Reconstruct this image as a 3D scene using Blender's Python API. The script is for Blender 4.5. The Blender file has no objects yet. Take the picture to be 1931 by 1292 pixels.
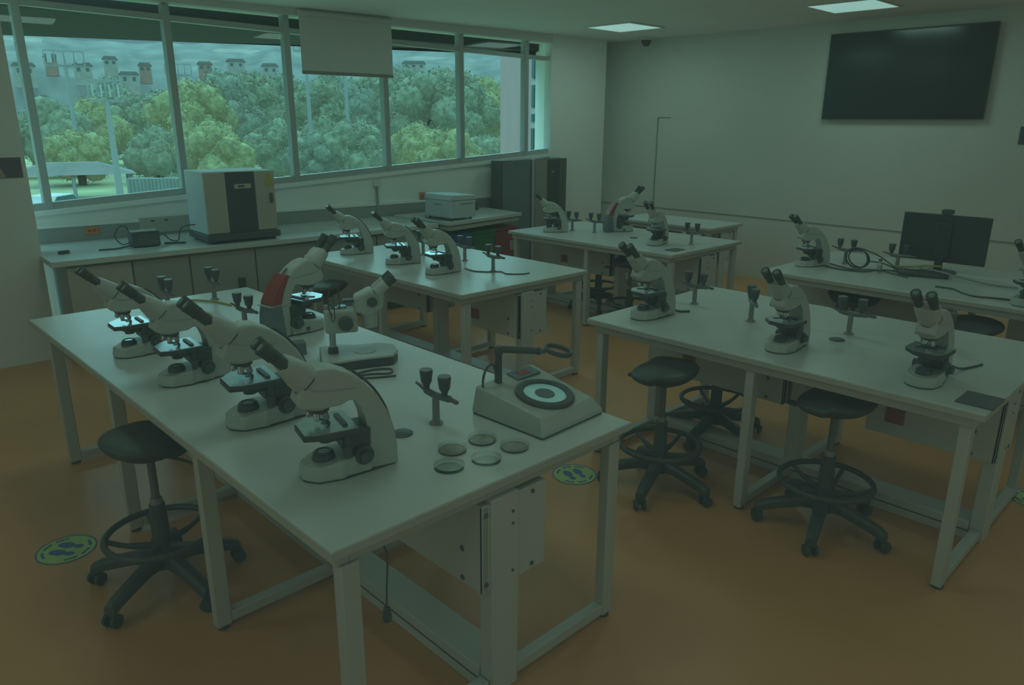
import bpy, bmesh, math, random
from mathutils import Vector, Matrix, noise
C = bpy.context.scene.collection
PI = math.pi
random.seed(7)

# ------------------------------------------------------------------ materials
def s2l(v):
    v /= 255.0
    return v/12.92 if v <= .04045 else ((v+.055)/1.055)**2.4
def mat(name, rgb, rough=.5, metal=0., spec=.5, var=.06, scale=6., bump=0., bscale=60., emit=None, estr=0., rgb2=None):
    m = bpy.data.materials.new(name); m.use_nodes = True
    nt = m.node_tree; N = nt.nodes; L = nt.links
    b = N['Principled BSDF']
    tc = N.new('ShaderNodeTexCoord'); nz = N.new('ShaderNodeTexNoise')
    nz.inputs['Scale'].default_value = scale; nz.inputs['Detail'].default_value = 4
    L.new(tc.outputs['Object'], nz.inputs['Vector'])
    r = N.new('ShaderNodeValToRGB')
    c1 = [max(0, c*(1-var)) for c in rgb]; c2 = [min(1, c*(1+var)) for c in (rgb2 or rgb)]
    r.color_ramp.elements[0].position = .3; r.color_ramp.elements[1].position = .7
    r.color_ramp.elements[0].color = (*c1, 1); r.color_ramp.elements[1].color = (*c2, 1)
    L.new(nz.outputs['Fac'], r.inputs['Fac']); L.new(r.outputs['Color'], b.inputs['Base Color'])
    b.inputs['Roughness'].default_value = rough; b.inputs['Metallic'].default_value = metal
    b.inputs['Specular IOR Level'].default_value = spec
    if bump:
        n2 = N.new('ShaderNodeTexNoise'); n2.inputs['Scale'].default_value = bscale
        L.new(tc.outputs['Object'], n2.inputs['Vector'])
        bp = N.new('ShaderNodeBump'); bp.inputs['Strength'].default_value = bump
        L.new(n2.outputs['Fac'], bp.inputs['Height']); L.new(bp.outputs['Normal'], b.inputs['Normal'])
    if emit:
        b.inputs['Emission Color'].default_value = (*emit, 1); b.inputs['Emission Strength'].default_value = estr
    return m
def glassmat(name, tint, gloss=.08, rough=.02, fk=.25):
    m = bpy.data.materials.new(name); m.use_nodes = True
    nt = m.node_tree; N = nt.nodes; L = nt.links
    N.remove(N['Principled BSDF']); out = N['Material Output']
    t = N.new('ShaderNodeBsdfTransparent'); t.inputs[0].default_value = (*tint, 1)
    g = N.new('ShaderNodeBsdfGlossy'); g.inputs['Roughness'].default_value = rough
    lw = N.new('ShaderNodeLayerWeight'); lw.inputs['Blend'].default_value = .25
    nz = N.new('ShaderNodeTexNoise'); nz.inputs['Scale'].default_value = .6
    mu = N.new('ShaderNodeMath'); mu.operation = 'MULTIPLY_ADD'; mu.inputs[1].default_value = fk; mu.inputs[2].default_value = gloss
    mx = N.new('ShaderNodeMixShader')
    L.new(lw.outputs['Fresnel'], mu.inputs[0]); L.new(mu.outputs[0], mx.inputs[0])
    L.new(t.outputs[0], mx.inputs[1]); L.new(g.outputs[0], mx.inputs[2]); L.new(mx.outputs[0], out.inputs['Surface'])
    return m

M = dict(
 floor=mat('orange_vinyl', (.73,.33,.125), .38, var=.10, scale=1.3, bump=.02, bscale=90),
 wall=mat('white_wall_paint', (.74,.74,.71), .75, var=.02, scale=2, bump=.03, bscale=200),
 ceil=mat('ceiling_paint', (.90,.90,.88), .85, var=.02, scale=2),
 pillar=mat('pillar_paint', (.88,.90,.90), .7, var=.02, scale=2),
 alu=mat('window_aluminium', (.46,.48,.49), .45, .2, var=.03),
 top=mat('bench_laminate', (.66,.67,.68), .30, var=.015, scale=3, spec=.45),
 edge=mat('bench_edge', (.52,.50,.46), .5, var=.03),
 steel=mat('white_powder_coat', (.55,.54,.51), .42, var=.03, scale=4),
 duct=mat('duct_paint', (.60,.60,.58), .40, var=.03, scale=3),
 groove=mat('dark_groove', (.10,.10,.10), .6),
 panel=mat('beige_panel', (.46,.44,.40), .5, var=.03),
 cab=mat('cabinet_laminate', (.33,.34,.33), .55, var=.04, scale=3),
 cabdark=mat('dark_recess', (.12,.11,.10), .7),
 ctop=mat('counter_laminate', (.58,.62,.62), .38, var=.02),
 black=mat('black_plastic', (.085,.085,.09), .45, var=.12, scale=20),
 rubber=mat('black_rubber', (.07,.07,.072), .65, var=.15, scale=25, bump=.1, bscale=300),
 seat=mat('black_polyurethane', (.065,.065,.068), .48, var=.15, scale=12, bump=.08, bscale=220),
 scope=mat('scope_enamel', (.50,.51,.48), .40, var=.02, scale=10),
 scope2=mat('scope_enamel_grey', (.42,.43,.42), .45, var=.03, scale=10),
 stage=mat('stage_black', (.07,.075,.085), .40, var=.1, scale=30),
 plate=mat('stage_anodised', (.72,.80,.88), .20, .9, var=.05, scale=30),
 chrome=mat('objective_metal', (.45,.45,.46), .28, .85, var=.05, scale=30),
 lens=mat('lens_glass', (.30,.36,.38), .05, .3, var=.1, scale=30),
 redp=mat('red_panel', (.36,.055,.045), .45, var=.06, scale=20),
 slate=mat('slate_panel', (.16,.19,.22), .5, var=.08, scale=20),
 dkmetal=mat('dark_metal', (.17,.17,.18), .42, .3, var=.08, scale=20),
 post=mat('fitting_grey', (.30,.29,.30), .4, .3, var=.05, scale=20),
 orange=mat('orange_notice', (.72,.22,.10), .6, var=.1, scale=40),
 darksign=mat('dark_sign', (.12,.11,.14), .4, var=.1, scale=10),
 pink=mat('pink_print', (.45,.30,.25), .5),
 tv=mat('screen_black', (.035,.04,.045), .16, var=.1, scale=2),
 bezel=mat('bezel_black', (.05,.05,.055), .4),
 ovenside=mat('oven_white', (.52,.60,.62), .5, var=.02),
 ovenfront=mat('oven_beige', (.46,.43,.36), .5, var=.03),
 ovendark=mat('oven_dark_panel', (.06,.07,.085), .35, var=.08),
 binblue=mat('bin_blue', (.04,.13,.42), .45, var=.06),
 bingreen=mat('bin_green', (.04,.24,.07), .45, var=.06),
 binred=mat('bin_red', (.34,.05,.05), .45, var=.06),
 yellow=mat('yellow_plastic', (.50,.42,.06), .5, var=.06),
 stick=mat('sticker_yellow_green', (.50,.66,.22), .5, var=.08, scale=25),
 stickblue=mat('sticker_blue', (.08,.15,.42), .5, var=.08, scale=25),
 agar=mat('agar_brown', (.26,.20,.13), .3, var=.3, scale=60),
 teal=mat('backlit_plate', (.45,.80,.78), .35, var=.04, scale=20, emit=(.30,.62,.58), estr=.10),
 blind=mat('blind_fabric', (.72,.70,.67), .8, var=.03, scale=120),
 blindbar=mat('blind_bar', (.30,.28,.27), .5),
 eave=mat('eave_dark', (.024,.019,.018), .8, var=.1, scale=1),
 pane=glassmat('window_pane_glass', (.93,.97,.96), .018),
 clear=glassmat('petri_glass', (.965,.98,.975), .01, .22, .07),
 # outdoors
 grass=mat('park_grass', (.19,.21,.13), .9, var=.4, scale=.12, rgb2=(.26,.28,.14)),
 leaf1=mat('foliage_mid', (.050,.072,.048), .9, var=.28, scale=1.6, rgb2=(.115,.14,.085), bump=.6, bscale=3, emit=(.030,.066,.048), estr=1.2),  # emission in all three foliage materials stands in for haze
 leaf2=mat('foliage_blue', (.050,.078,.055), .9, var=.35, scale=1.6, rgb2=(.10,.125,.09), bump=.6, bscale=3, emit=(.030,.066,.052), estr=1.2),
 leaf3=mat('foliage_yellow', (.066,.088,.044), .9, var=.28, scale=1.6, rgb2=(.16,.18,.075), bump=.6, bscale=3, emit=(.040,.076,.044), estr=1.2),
 bark=mat('bark', (.06,.06,.045), .9, var=.3, scale=3),
 hill=mat('hazy_hill', (.045,.055,.055), 1., var=.35, scale=.12, rgb2=(.09,.10,.09), emit=(.070,.165,.17), estr=.95),  # haze over the hill is put into its colour as a glow
 polem=mat('pole_white', (.24,.26,.26), .6, var=.05),
 house=mat('house_render', (.20,.19,.17), .8, var=.15, scale=.5, emit=(.04,.085,.08), estr=.8),  # house, brick and roof glow faintly to imitate distance haze
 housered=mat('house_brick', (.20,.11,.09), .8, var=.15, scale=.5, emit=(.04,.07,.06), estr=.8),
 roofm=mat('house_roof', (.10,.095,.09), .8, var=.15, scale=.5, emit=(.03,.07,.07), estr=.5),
 facade=mat('facade_pink', (.34,.20,.20), .8, var=.06, scale=.7),
 white=mat('white_frames', (.34,.36,.36), .6, var=.03),
 darkglass=mat('dark_window', (.07,.12,.13), .12, var=.2, scale=.5),
 fence=mat('fence_white', (.20,.23,.22), .7, var=.1, scale=1),
 carw=mat('car_white', (.30,.32,.32), .35, var=.03), card=mat('car_dark', (.07,.09,.11), .3, var=.05),
 light=mat('light_diffuser', (.75,.8,.8), .5, emit=(.36,.66,.60), estr=.62),
)

# ------------------------------------------------------------------ mesh builder
class B:
    def __init__(s): s.bm = bmesh.new()
    def box(s, c, d, rz=0, rot=None):
        r = bmesh.ops.create_cube(s.bm, size=1)
        Mx = Matrix.Translation(Vector(c)) @ (rot or Matrix.Rotation(rz, 4, 'Z')) @ Matrix.Diagonal((*d, 1))
        bmesh.ops.transform(s.bm, matrix=Mx, verts=r['verts']); return s
    def b2(s, x0, x1, y0, y1, z0, z1): return s.box(((x0+x1)/2, (y0+y1)/2, (z0+z1)/2), (x1-x0, y1-y0, z1-z0))
    def cyl(s, p0, p1, r0, r1=None, seg=20):
        p0, p1 = Vector(p0), Vector(p1); d = p1-p0
        r = bmesh.ops.create_cone(s.bm, cap_ends=True, segments=seg, radius1=r0, radius2=r0 if r1 is None else r1, depth=d.length)
        q = d.to_track_quat('Z', 'Y').to_matrix().to_4x4()
        bmesh.ops.transform(s.bm, matrix=Matrix.Translation((p0+p1)/2) @ q, verts=r['verts']); return s
    def prism(s, poly, lo, hi, plane='xz'):
        def P(a, b, t): return (a, t, b) if plane == 'xz' else ((a, b, t) if plane == 'xy' else (t, a, b))
        v0 = [s.bm.verts.new(P(a, b, lo)) for a, b in poly]; v1 = [s.bm.verts.new(P(a, b, hi)) for a, b in poly]
        s.bm.faces.new(v0); s.bm.faces.new(v1[::-1]); n = len(poly)
        for i in range(n): s.bm.faces.new((v0[i], v1[i], v1[(i+1) % n], v0[(i+1) % n]))
        return s
    def lathe(s, prof, c=(0,0,0), seg=32, mtx=None):
        rings = []
        for r, z in prof:
            rings.append([s.bm.verts.new((r*math.cos(2*PI*k/seg), r*math.sin(2*PI*k/seg), z)) for k in range(seg)] if r > 1e-6 else [s.bm.verts.new((0, 0, z))])
        for a, b in zip(rings, rings[1:]):
            for k in range(seg):
                l = (k+1) % seg
                if len(a) == 1 and len(b) == 1: continue
                if len(a) == 1: s.bm.faces.new((a[0], b[k], b[l]))
                elif len(b) == 1: s.bm.faces.new((a[k], a[l], b[0]))
                else: s.bm.faces.new((a[k], a[l], b[l], b[k]))
        vs = [v for rr in rings for v in rr]
        bmesh.ops.transform(s.bm, matrix=Matrix.Translation(Vector(c)) @ (mtx or Matrix()), verts=vs); return s
    def torus(s, c, R, r, seg=48, ss=10, sq=1., mtx=None, arc=1.):
        n = seg if arc >= 1 else seg+1
        g = [[s.bm.verts.new(((R+r*math.cos(2*PI*j/ss))*math.cos(2*PI*arc*i/seg), (R+r*math.cos(2*PI*j/ss))*math.sin(2*PI*arc*i/seg), r*sq*math.sin(2*PI*j/ss))) for j in range(ss)] for i in range(n)]
        for i in range(seg):
            for j in range(ss):
                s.bm.faces.new((g[i][j], g[(i+1) % n][j], g[(i+1) % n][(j+1) % ss], g[i][(j+1) % ss]))
        bmesh.ops.transform(s.bm, matrix=Matrix.Translation(Vector(c)) @ (mtx or Matrix()), verts=[v for q in g for v in q]); return s
    def tube(s, pts, r, ss=8, smooth=4):
        pts = [Vector(p) for p in pts]
        if smooth and len(pts) > 2:
            out = []
            for i in range(len(pts)-1):
                p0 = pts[max(i-1, 0)]; p1 = pts[i]; p2 = pts[i+1]; p3 = pts[min(i+2, len(pts)-1)]
                for k in range(smooth):
                    t = k/smooth
                    out.append(.5*((2*p1)+(-p0+p2)*t+(2*p0-5*p1+4*p2-p3)*t*t+(-p0+3*p1-3*p2+p3)*t**3))
            out.append(pts[-1]); pts = out
        rings = []; up = Vector((.13, .21, 1)).normalized()
        for i, p in enumerate(pts):
            d = (pts[min(i+1, len(pts)-1)]-pts[max(i-1, 0)]).normalized()
            a = d.cross(up)
            if a.length < 1e-3: a = d.cross(Vector((1, 0, 0)))
            a.normalize(); b = d.cross(a).normalized()
            rr = r[i*(len(r)-1)//(len(pts)-1)] if isinstance(r, (list, tuple)) else r
            rings.append([s.bm.verts.new(p+rr*(a*math.cos(2*PI*k/ss)+b*math.sin(2*PI*k/ss))) for k in range(ss)])
        for a, b in zip(rings, rings[1:]):
            for k in range(ss): s.bm.faces.new((a[k], a[(k+1) % ss], b[(k+1) % ss], b[k]))
        s.bm.faces.new(rings[0][::-1]); s.bm.faces.new(rings[-1]); return s
    def obj(s, name, m, parent=None, bevel=0, loc=None, smooth=True, seg=2, sharp=True):
        bmesh.ops.recalc_face_normals(s.bm, faces=s.bm.faces[:])
        me = bpy.data.meshes.new(name); s.bm.to_mesh(me); s.bm.free()
        o = bpy.data.objects.new(name, me); C.objects.link(o)
        me.materials.append(M[m] if isinstance(m, str) else m)
        if smooth:
            for p in me.polygons: p.use_smooth = True
            try:
                if sharp: me.set_sharp_from_angle(angle=math.radians(38))
            except Exception: pass
        if parent is not None: o.parent = parent
        if loc: o.location = loc
        if bevel:
            mo = o.modifiers.new('bevel', 'BEVEL'); mo.width = bevel; mo.segments = seg; mo.limit_method = 'ANGLE'; mo.angle_limit = math.radians(35)
        return o
def tag(o, label, cat, group=None, kind=None):
    o['label'] = label; o['category'] = cat
    if group: o['group'] = group
    if kind: o['kind'] = kind
    return o
def thing(name, label, cat, loc=(0,0,0), rz=0, group=None):
    o = bpy.data.objects.new(name, None); C.objects.link(o); o.location = loc; o.rotation_euler = (0, 0, rz)
    o.empty_display_size = .05
    return tag(o, label, cat, group)
def dup(root, loc, rz, label, scale=None):
    def cp(o, par):
        c = o.copy(); C.objects.link(c)
        if par is not None: c.parent = par
        for ch in [x for x in KIDS if x.parent == o]: cp(ch, c)
        return c
    KIDS = [x for x in root.children_recursive]
    r = cp(root, None); r.location = loc; r.rotation_euler = (0, 0, rz); r['label'] = label
    if scale: r.scale = (scale,)*3
    return r
def struct(o): o['kind'] = 'structure'; return o
R = math.radians

# ------------------------------------------------------------------ camera
cam = bpy.data.cameras.new('camera'); co = bpy.data.objects.new('camera', cam); C.objects.link(co)
bpy.context.scene.camera = co
pt, ro, yw = R(16.55), R(.3), R(44.0)
F = Vector((math.cos(pt)*math.sin(yw), math.cos(pt)*math.cos(yw), -math.sin(pt)))
rr = Vector((math.cos(yw), -math.sin(yw), 0)); uu = rr.cross(F)
r2 = math.cos(ro)*rr+math.sin(ro)*uu; u2 = -math.sin(ro)*rr+math.cos(ro)*uu
mx = Matrix((r2, u2, -F)).transposed().to_4x4(); mx.translation = (0, 0, 1.72)
co.matrix_world = mx
cam.sensor_width = 36; cam.lens = 1395/1931*36; cam.clip_start = .05; cam.clip_end = 900

# ------------------------------------------------------------------ room shell
ZC = 2.70
WX0, WY0, WK = 1.24, 6.80, -.0875           # window wall: Y = WY0 + WK (X-1.24)
def wy(x): return WY0+WK*(x-WX0)
WANG = math.atan(WK)
def sill(x): return 1.035+.062*(x-1.4)
struct(B().b2(-2.6, 8.1, -2.6, 7.2, -.12, 0).obj('floor', 'floor', smooth=False))
struct(B().b2(-2.6, 8.1, -2.6, 7.0, ZC, ZC+.12).obj('ceiling', 'ceil', smooth=False))
tvw = struct(B().b2(7.9, 8.05, -2.6, 6.9, 0, ZC).obj('wall_right', 'wall', smooth=False))
gr = B(); gr.b2(7.892, 7.902, .2, 6.45, .695, .705); gr.b2(7.893, 7.902, 5.60, 5.615, .70, 1.79); gr.b2(7.893, 7.902, 5.42, 5.615, 1.785, 1.795)
struct(gr.obj('trim_1', 'cab', smooth=False))
struct(B().b2(-2.6, 1.24, 6.2, 6.42, 0, ZC).obj('wall_left', 'wall', smooth=False))
struct(B().b2(-2.75, -2.6, -2.6, 6.3, 0, ZC).obj('wall_side', 'wall', smooth=False))
struct(B().b2(-2.6, 8.05, -2.75, -2.6, 0, ZC).obj('wall_rear', 'wall', smooth=False))
# window wall: parapet with a sloping sill, header
def wallprism(x0, x1, za0, za1, zb0, zb1, t0, t1, name, m, parent=None, bevel=0):
    b = B(); bm = b.bm; v = []
    for x, a, c in ((x0, za0, zb0), (x1, za1, zb1)):
        for y in (wy(x)+t0, wy(x)+t1):
            for z in (a, c): v.append(bm.verts.new((x, y, z)))
    for f in ((0,1,3,2),(4,6,7,5),(0,4,5,1),(2,3,7,6),(0,2,6,4),(1,5,7,3)): bm.faces.new([v[i] for i in f])
    return b.obj(name, m, parent, bevel, smooth=False)
XL, XR = 1.05, 6.72
struct(wallprism(XL, XR+.02, 0, 0, sill(XL), sill(XR)+.0, 0, .2, 'wall_window', 'pillar'))
struct(wallprism(XL, XR, 2.66, 2.61, ZC, ZC, -.02, .2, 'trim_2', 'wall'))
struct(wallprism(XL, XR, sill(XL)-.035, sill(XR)-.035, sill(XL), sill(XR), -.035, 0, 'trim_3', 'pillar'))
struct(wallprism(XL, XR, .90, .895, .925, .92, -.02, 0, 'trim_4', 'pillar'))
struct(wallprism(1.3, XR, .78, .78, .90, .895, -.012, 0, 'trim_5', 'cab'))
MUL = [1.47, 2.52, 3.54, 4.54, 5.47, 6.38]
xs = [XL]+MUL+[XR]
for i in range(7):
    w = thing('window_%d' % (i+1), '', 'window'); del w['label']; del w['category']; w['kind'] = 'structure'
    a, c = xs[i], xs[i+1]
    if i < 6: wallprism(c-.028, c+.028, sill(c), sill(c), 2.64, 2.64, .03, .11, 'mullion', 'alu', w, .004)
    wallprism(a, c, sill(a), sill(c), sill(a)+.055, sill(c)+.055, .04, .10, 'bottom_rail', 'alu', w)
    wallprism(a, c, 2.54-.023*(a-1.4), 2.54-.023*(c-1.4), 2.585-.023*(a-1.4), 2.585-.023*(c-1.4), .04, .10, 'transom', 'alu', w)
    wallprism(a, c, sill(a), sill(c), 2.66, 2.64, .066, .072, 'pane', 'pane', w)
struct(B().prism([(6.72, 6.32), (7.62, 6.235), (7.66, 6.9), (7.05, 6.9), (6.735, 6.44)], 0, ZC, 'xy').obj('wall_pillar', 'pillar', smooth=False))
struct(B().b2(7.6, 7.92, 6.47, 6.62, 0, ZC).obj('wall_niche', 'wall', smooth=False))
# eave outside
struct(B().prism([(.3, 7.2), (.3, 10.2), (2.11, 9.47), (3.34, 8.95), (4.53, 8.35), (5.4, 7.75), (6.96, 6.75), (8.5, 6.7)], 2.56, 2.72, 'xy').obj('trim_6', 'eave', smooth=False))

# roller blind
bl = thing('roller_blind', 'pale grey roller blind hanging half way down one window pane', 'blind', (4.09, wy(4.09)-.06, 2.17), WANG)
B().b2(-.475, .475, -.002, .002, 0, .50).obj('fabric', 'blind', bl, smooth=False)
B().b2(-.475, .475, -.012, .012, -.03, 0).obj('bottom_bar', 'blindbar', bl, .004)
B().cyl((-.475, 0, .49), (.475, 0, .49), .028).obj('roller', 'blind', bl)

# ceiling lights
def clight(x, y, label, g='square ceiling light panels'):
    t = thing('ceiling_light', label, 'ceiling light', (x, y, ZC-.012), 0, g)
    f = B(); f.b2(-.3, .3, -.3, -.28, 0, .012).b2(-.3, .3, .28, .3, 0, .012).b2(-.3, -.28, -.28, .28, 0, .012).b2(.28, .3, -.28, .28, 0, .012)
    f.obj('frame', 'wall', t, smooth=False)
    B().b2(-.28, .28, -.28, .28, .003, .010).obj('diffuser', 'light', t, smooth=False)
clight(6.72, 5.27, 'square white ceiling light panel nearest the pillar by the windows')
clight(6.90, 2.95, 'square ceiling light panel at the top edge, above the wall screen')
def lamp(x, y, e, sx=.56, col=(.57, 1, .81)):
    l = bpy.data.lights.new('panel_lamp', 'AREA'); l.energy = e; l.shape = 'SQUARE'; l.size = sx; l.color = col
    o = bpy.data.objects.new('panel_lamp', l); C.objects.link(o); o.location = (x, y, ZC-.03)
LAMPS = [(6.72, 5.27), (6.9, 2.95), (4.2, 4.6), (4.2, 2.4), (4.2, .2), (1.6, 4.6), (1.6, 2.4), (1.6, .2), (-.9, 3.6), (-.9, .6), (6.9, .6)]
for x, y in LAMPS: lamp(x, y, ELAMP := (2.9 if y > 2 else 1.5))

def side_lamp(loc, aim, e, sx, sy, col):
    l = bpy.data.lights.new('room_fill_lamp', 'AREA'); l.energy = e; l.shape = 'RECTANGLE'; l.size = sx; l.size_y = sy; l.color = col
    o = bpy.data.objects.new('room_fill_lamp', l); C.objects.link(o); o.location = loc
    o.rotation_euler = Vector(aim).to_track_quat('-Z', 'Y').to_euler()
# unseen fill lamps added behind the camera to brighten undersides and bench fronts
side_lamp((-2.5, 1.5, 1.5), (1, 0, .02), 6, 4.0, 2.0, (.55, 1, .82))
side_lamp((2.0, -2.5, 1.4), (0, 1, .02), 6.5, 5.0, 2.0, (.62, 1, .78))
# security camera dome
t = thing('security_camera', 'small dark dome security camera under the ceiling near the pillar', 'security camera', (7.72, 5.72, ZC))
B().cyl((0, 0, -.03), (0, 0, 0), .075, .075).obj('mount', 'wall', t, .004)
B().lathe([(.058, -.03), (.055, -.06), (.04, -.085), (.02, -.098), (0, -.1)]).obj('dome', 'black', t)

# wall screen
t = thing('wall_screen', 'large black flat screen mounted high on the right wall', 'television', (7.9, 2.80, 1.77))
B().b2(-.062, -.02, -.735, .735, 0, .815).obj('bezel', 'bezel', t, .004)
B().b2(-.066, -.0615, -.722, .722, .016, .80).obj('screen', 'tv', t, smooth=False)
B().b2(-.02, 0, -.25, .25, .2, .6).obj('wall_mount', 'bezel', t)
t = thing('wall_sign', 'small dark sign at the right edge on the wall beyond the screen', 'sign', (7.9, 1.70, 1.56))
B().b2(-.008, 0, -.10, .07, 0, .15).obj('board', 'darksign', t, smooth=False)
# poster on left wall
t = thing('wall_poster', 'dark wall notice with a small pink figure on the left wall', 'poster', (1.08, 6.2, 1.335))
B().b2(-.14, .132, -.006, 0, 0, .137).obj('board', 'darksign', t, smooth=False)
fg = B(); fg.cyl((-.02, -.0075, .098), (-.02, -.006, .098), .018, seg=20); fg.prism([(-.055, .004), (.03, .004), (.012, .05), (-.01, .082), (-.035, .08), (-.055, .04)], -.0075, -.006)
fg.obj('figure', 'pink', t, smooth=False)

# ------------------------------------------------------------------ benches
Z = .75
def bench(x0, x1, y0, y1, label, frames, skip=(), notch=None, duct=(.38, .67)):
    cx, cy = (x0+x1)/2, (y0+y1)/2
    t = thing('lab_bench', label, 'lab bench', (cx, cy, 0), 0, 'long white laboratory benches')
    hx, hy = (x1-x0)/2, (y1-y0)/2
    B().b2(-hx, hx, -hy, hy, Z-.026, Z).obj('bench_top', 'top', t, .003)
    e = B(); e.b2(-hx-.002, hx+.002, -hy-.002, hy+.002, Z-.028, Z-.004); e.obj('edge_band', 'edge', t, .002)
    a = B(); ii = .045
    for sx in (-1, 1): a.b2(sx*(hx-ii)-.02, sx*(hx-ii)+.02, -hy+.03, hy-.03, Z-.068, Z-.028)
    for sy in (-1, 1): a.b2(-hx+.065, hx-.065, sy*(hy-.05)-.02, sy*(hy-.05)+.02, Z-.068, Z-.028)
    a.obj('apron', 'steel', t, .003)
    for k, fy in enumerate(frames):
        y = fy-cy
        for sx in (-1, 1):
            B().b2(sx*(hx-.06)-.027, sx*(hx-.06)+.027, y-.02, y+.02, .012, Z-.068).obj('leg', 'steel', t, .004)
            B().cyl((sx*(hx-.06), y, 0), (sx*(hx-.06), y, .014), .022).obj('foot', 'rubber', t)
            b = B(); xa, xb = sorted((sx*.06, sx*(hx-.087))); b.b2(xa, xb, y-.02, y+.02, .02, .06); b.obj('foot_bar', 'steel', t, .004)
        B().b2(-.055, .055, y-.028, y+.028, 0.0, Z-.068).obj('center_post', 'duct', t, .004)
    f0, f1 = min(frames)-cy, max(frames)-cy
    # floor rail with a groove
    b = B(); b.b2(-.062, .062, f0+.03, f1-.03, .0, .085); b.obj('floor_duct', 'duct', t, .004)
    B().b2(-.0635, -.0615, f0+.03, f1-.03, .040, .046).obj('duct_groove', 'groove', t, smooth=False)
    # service duct under the top, two half shells around the posts
    for k in range(len(frames)-1):
        pa, pb = sorted(frames)[k]-cy, sorted(frames)[k+1]-cy
        ya, yb = (pa-.02, pb-.31) if k == 0 else (pa+.05, pb-.05)
        if k == 0: yb = pb-.35
        if k == len(frames)-2: yb = pb+.02
        d = B()
        if k in (0, len(frames)-2):
            d.b2(-.085, -.058, ya, yb, duct[0], duct[1]); d.b2(-.085, .0, ya, ya+.012, duct[0], duct[1]-.001); d.b2(.058, .180, ya, yb, duct[0], duct[1]); d.b2(-.06, .06, ya+.06, yb-.06, duct[0]+.02, duct[1])
            o = d.obj('service_duct', 'duct', t, .003)
            for yy in (ya, ):
                for (xx, zz) in ((-.070, duct[1]-.03), (-.070, duct[0]+.03), (.12, duct[1]-.02), (.12, duct[0]+.02)):
                    B().cyl((xx, yy-.003, zz), (xx, yy+.002, zz), .0075, seg=12).obj('screw', 'groove', o)
            for zz in (.12, .02): B().cyl((-.0875, ya+.09, duct[0]+zz), (-.084, ya+.09, duct[0]+zz), .009, seg=12).obj('keyhole', 'groove', o)
            so = B(); so.b2(-.090, -.084, (ya+yb)/2+.1, (ya+yb)/2+.18, duct[0]+.06, duct[0]+.13); so.obj('red_socket', 'redp', o, .002)
            so2 = B(); so2.b2(.179, .185, (ya+yb)/2-.02, (ya+yb)/2+.06, duct[0]+.06, duct[0]+.13); so2.obj('red_socket', 'redp', o, .002)
    # post holes
    ph = B(); y = f0-.0285
    for zz in (.62, .60-.02, .42): ph.cyl((.03, y-.002, zz), (.03, y+.002, zz), .005, seg=10)
    ph.obj('bolt', 'groove', t)
    return t
b1 = bench(.755, 1.908, 1.39, 4.31, 'long white bench in front, loaded with four white microscopes and a light box', [1.43, 2.31, 3.21, 4.13])
bench(2.73, 3.86, 3.25, 5.10, 'white bench in the middle row with three microscopes, before the window counter', [3.29, 4.17, 5.05])
bench(4.80, 5.85, 3.21, 5.03, 'white bench in the back row, beside the red, green and blue bins', [3.25, 4.1, 4.97])
bench(2.86, 4.03, .58, 2.40, 'white bench on the right with three microscopes in a line and a dark mat', [.64, 1.49, 2.34])
bench(4.76, 5.95, .30, 2.44, 'white bench at the back right carrying the monitor and tangled cables', [.36, 1.4, 2.38])
bench(6.34, 6.95, 3.82, 5.0, 'white bench against the far wall behind the back row bench', [3.87, 4.4, 4.95])
for x, y in ((5.92, 3.0),): pass

# hanging cord with plug
t = thing('hanging_cord', 'thin dark cord with a plug hanging under the front end of the nearest bench', 'cord', (1.0, 1.55, .682))
B().tube([(0, 0, 0), (-.005, 0, -.06), (.014, 0, -.13), (.008, 0, -.22), (.004, 0, -.30)], .003).obj('cable', 'black', t)
B().lathe([(.004, .035), (.010, .03), (.014, .0), (.012, -.012), (0, -.012)], (0.004, 0, -.325), 14).obj('plug', 'black', t)

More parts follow.
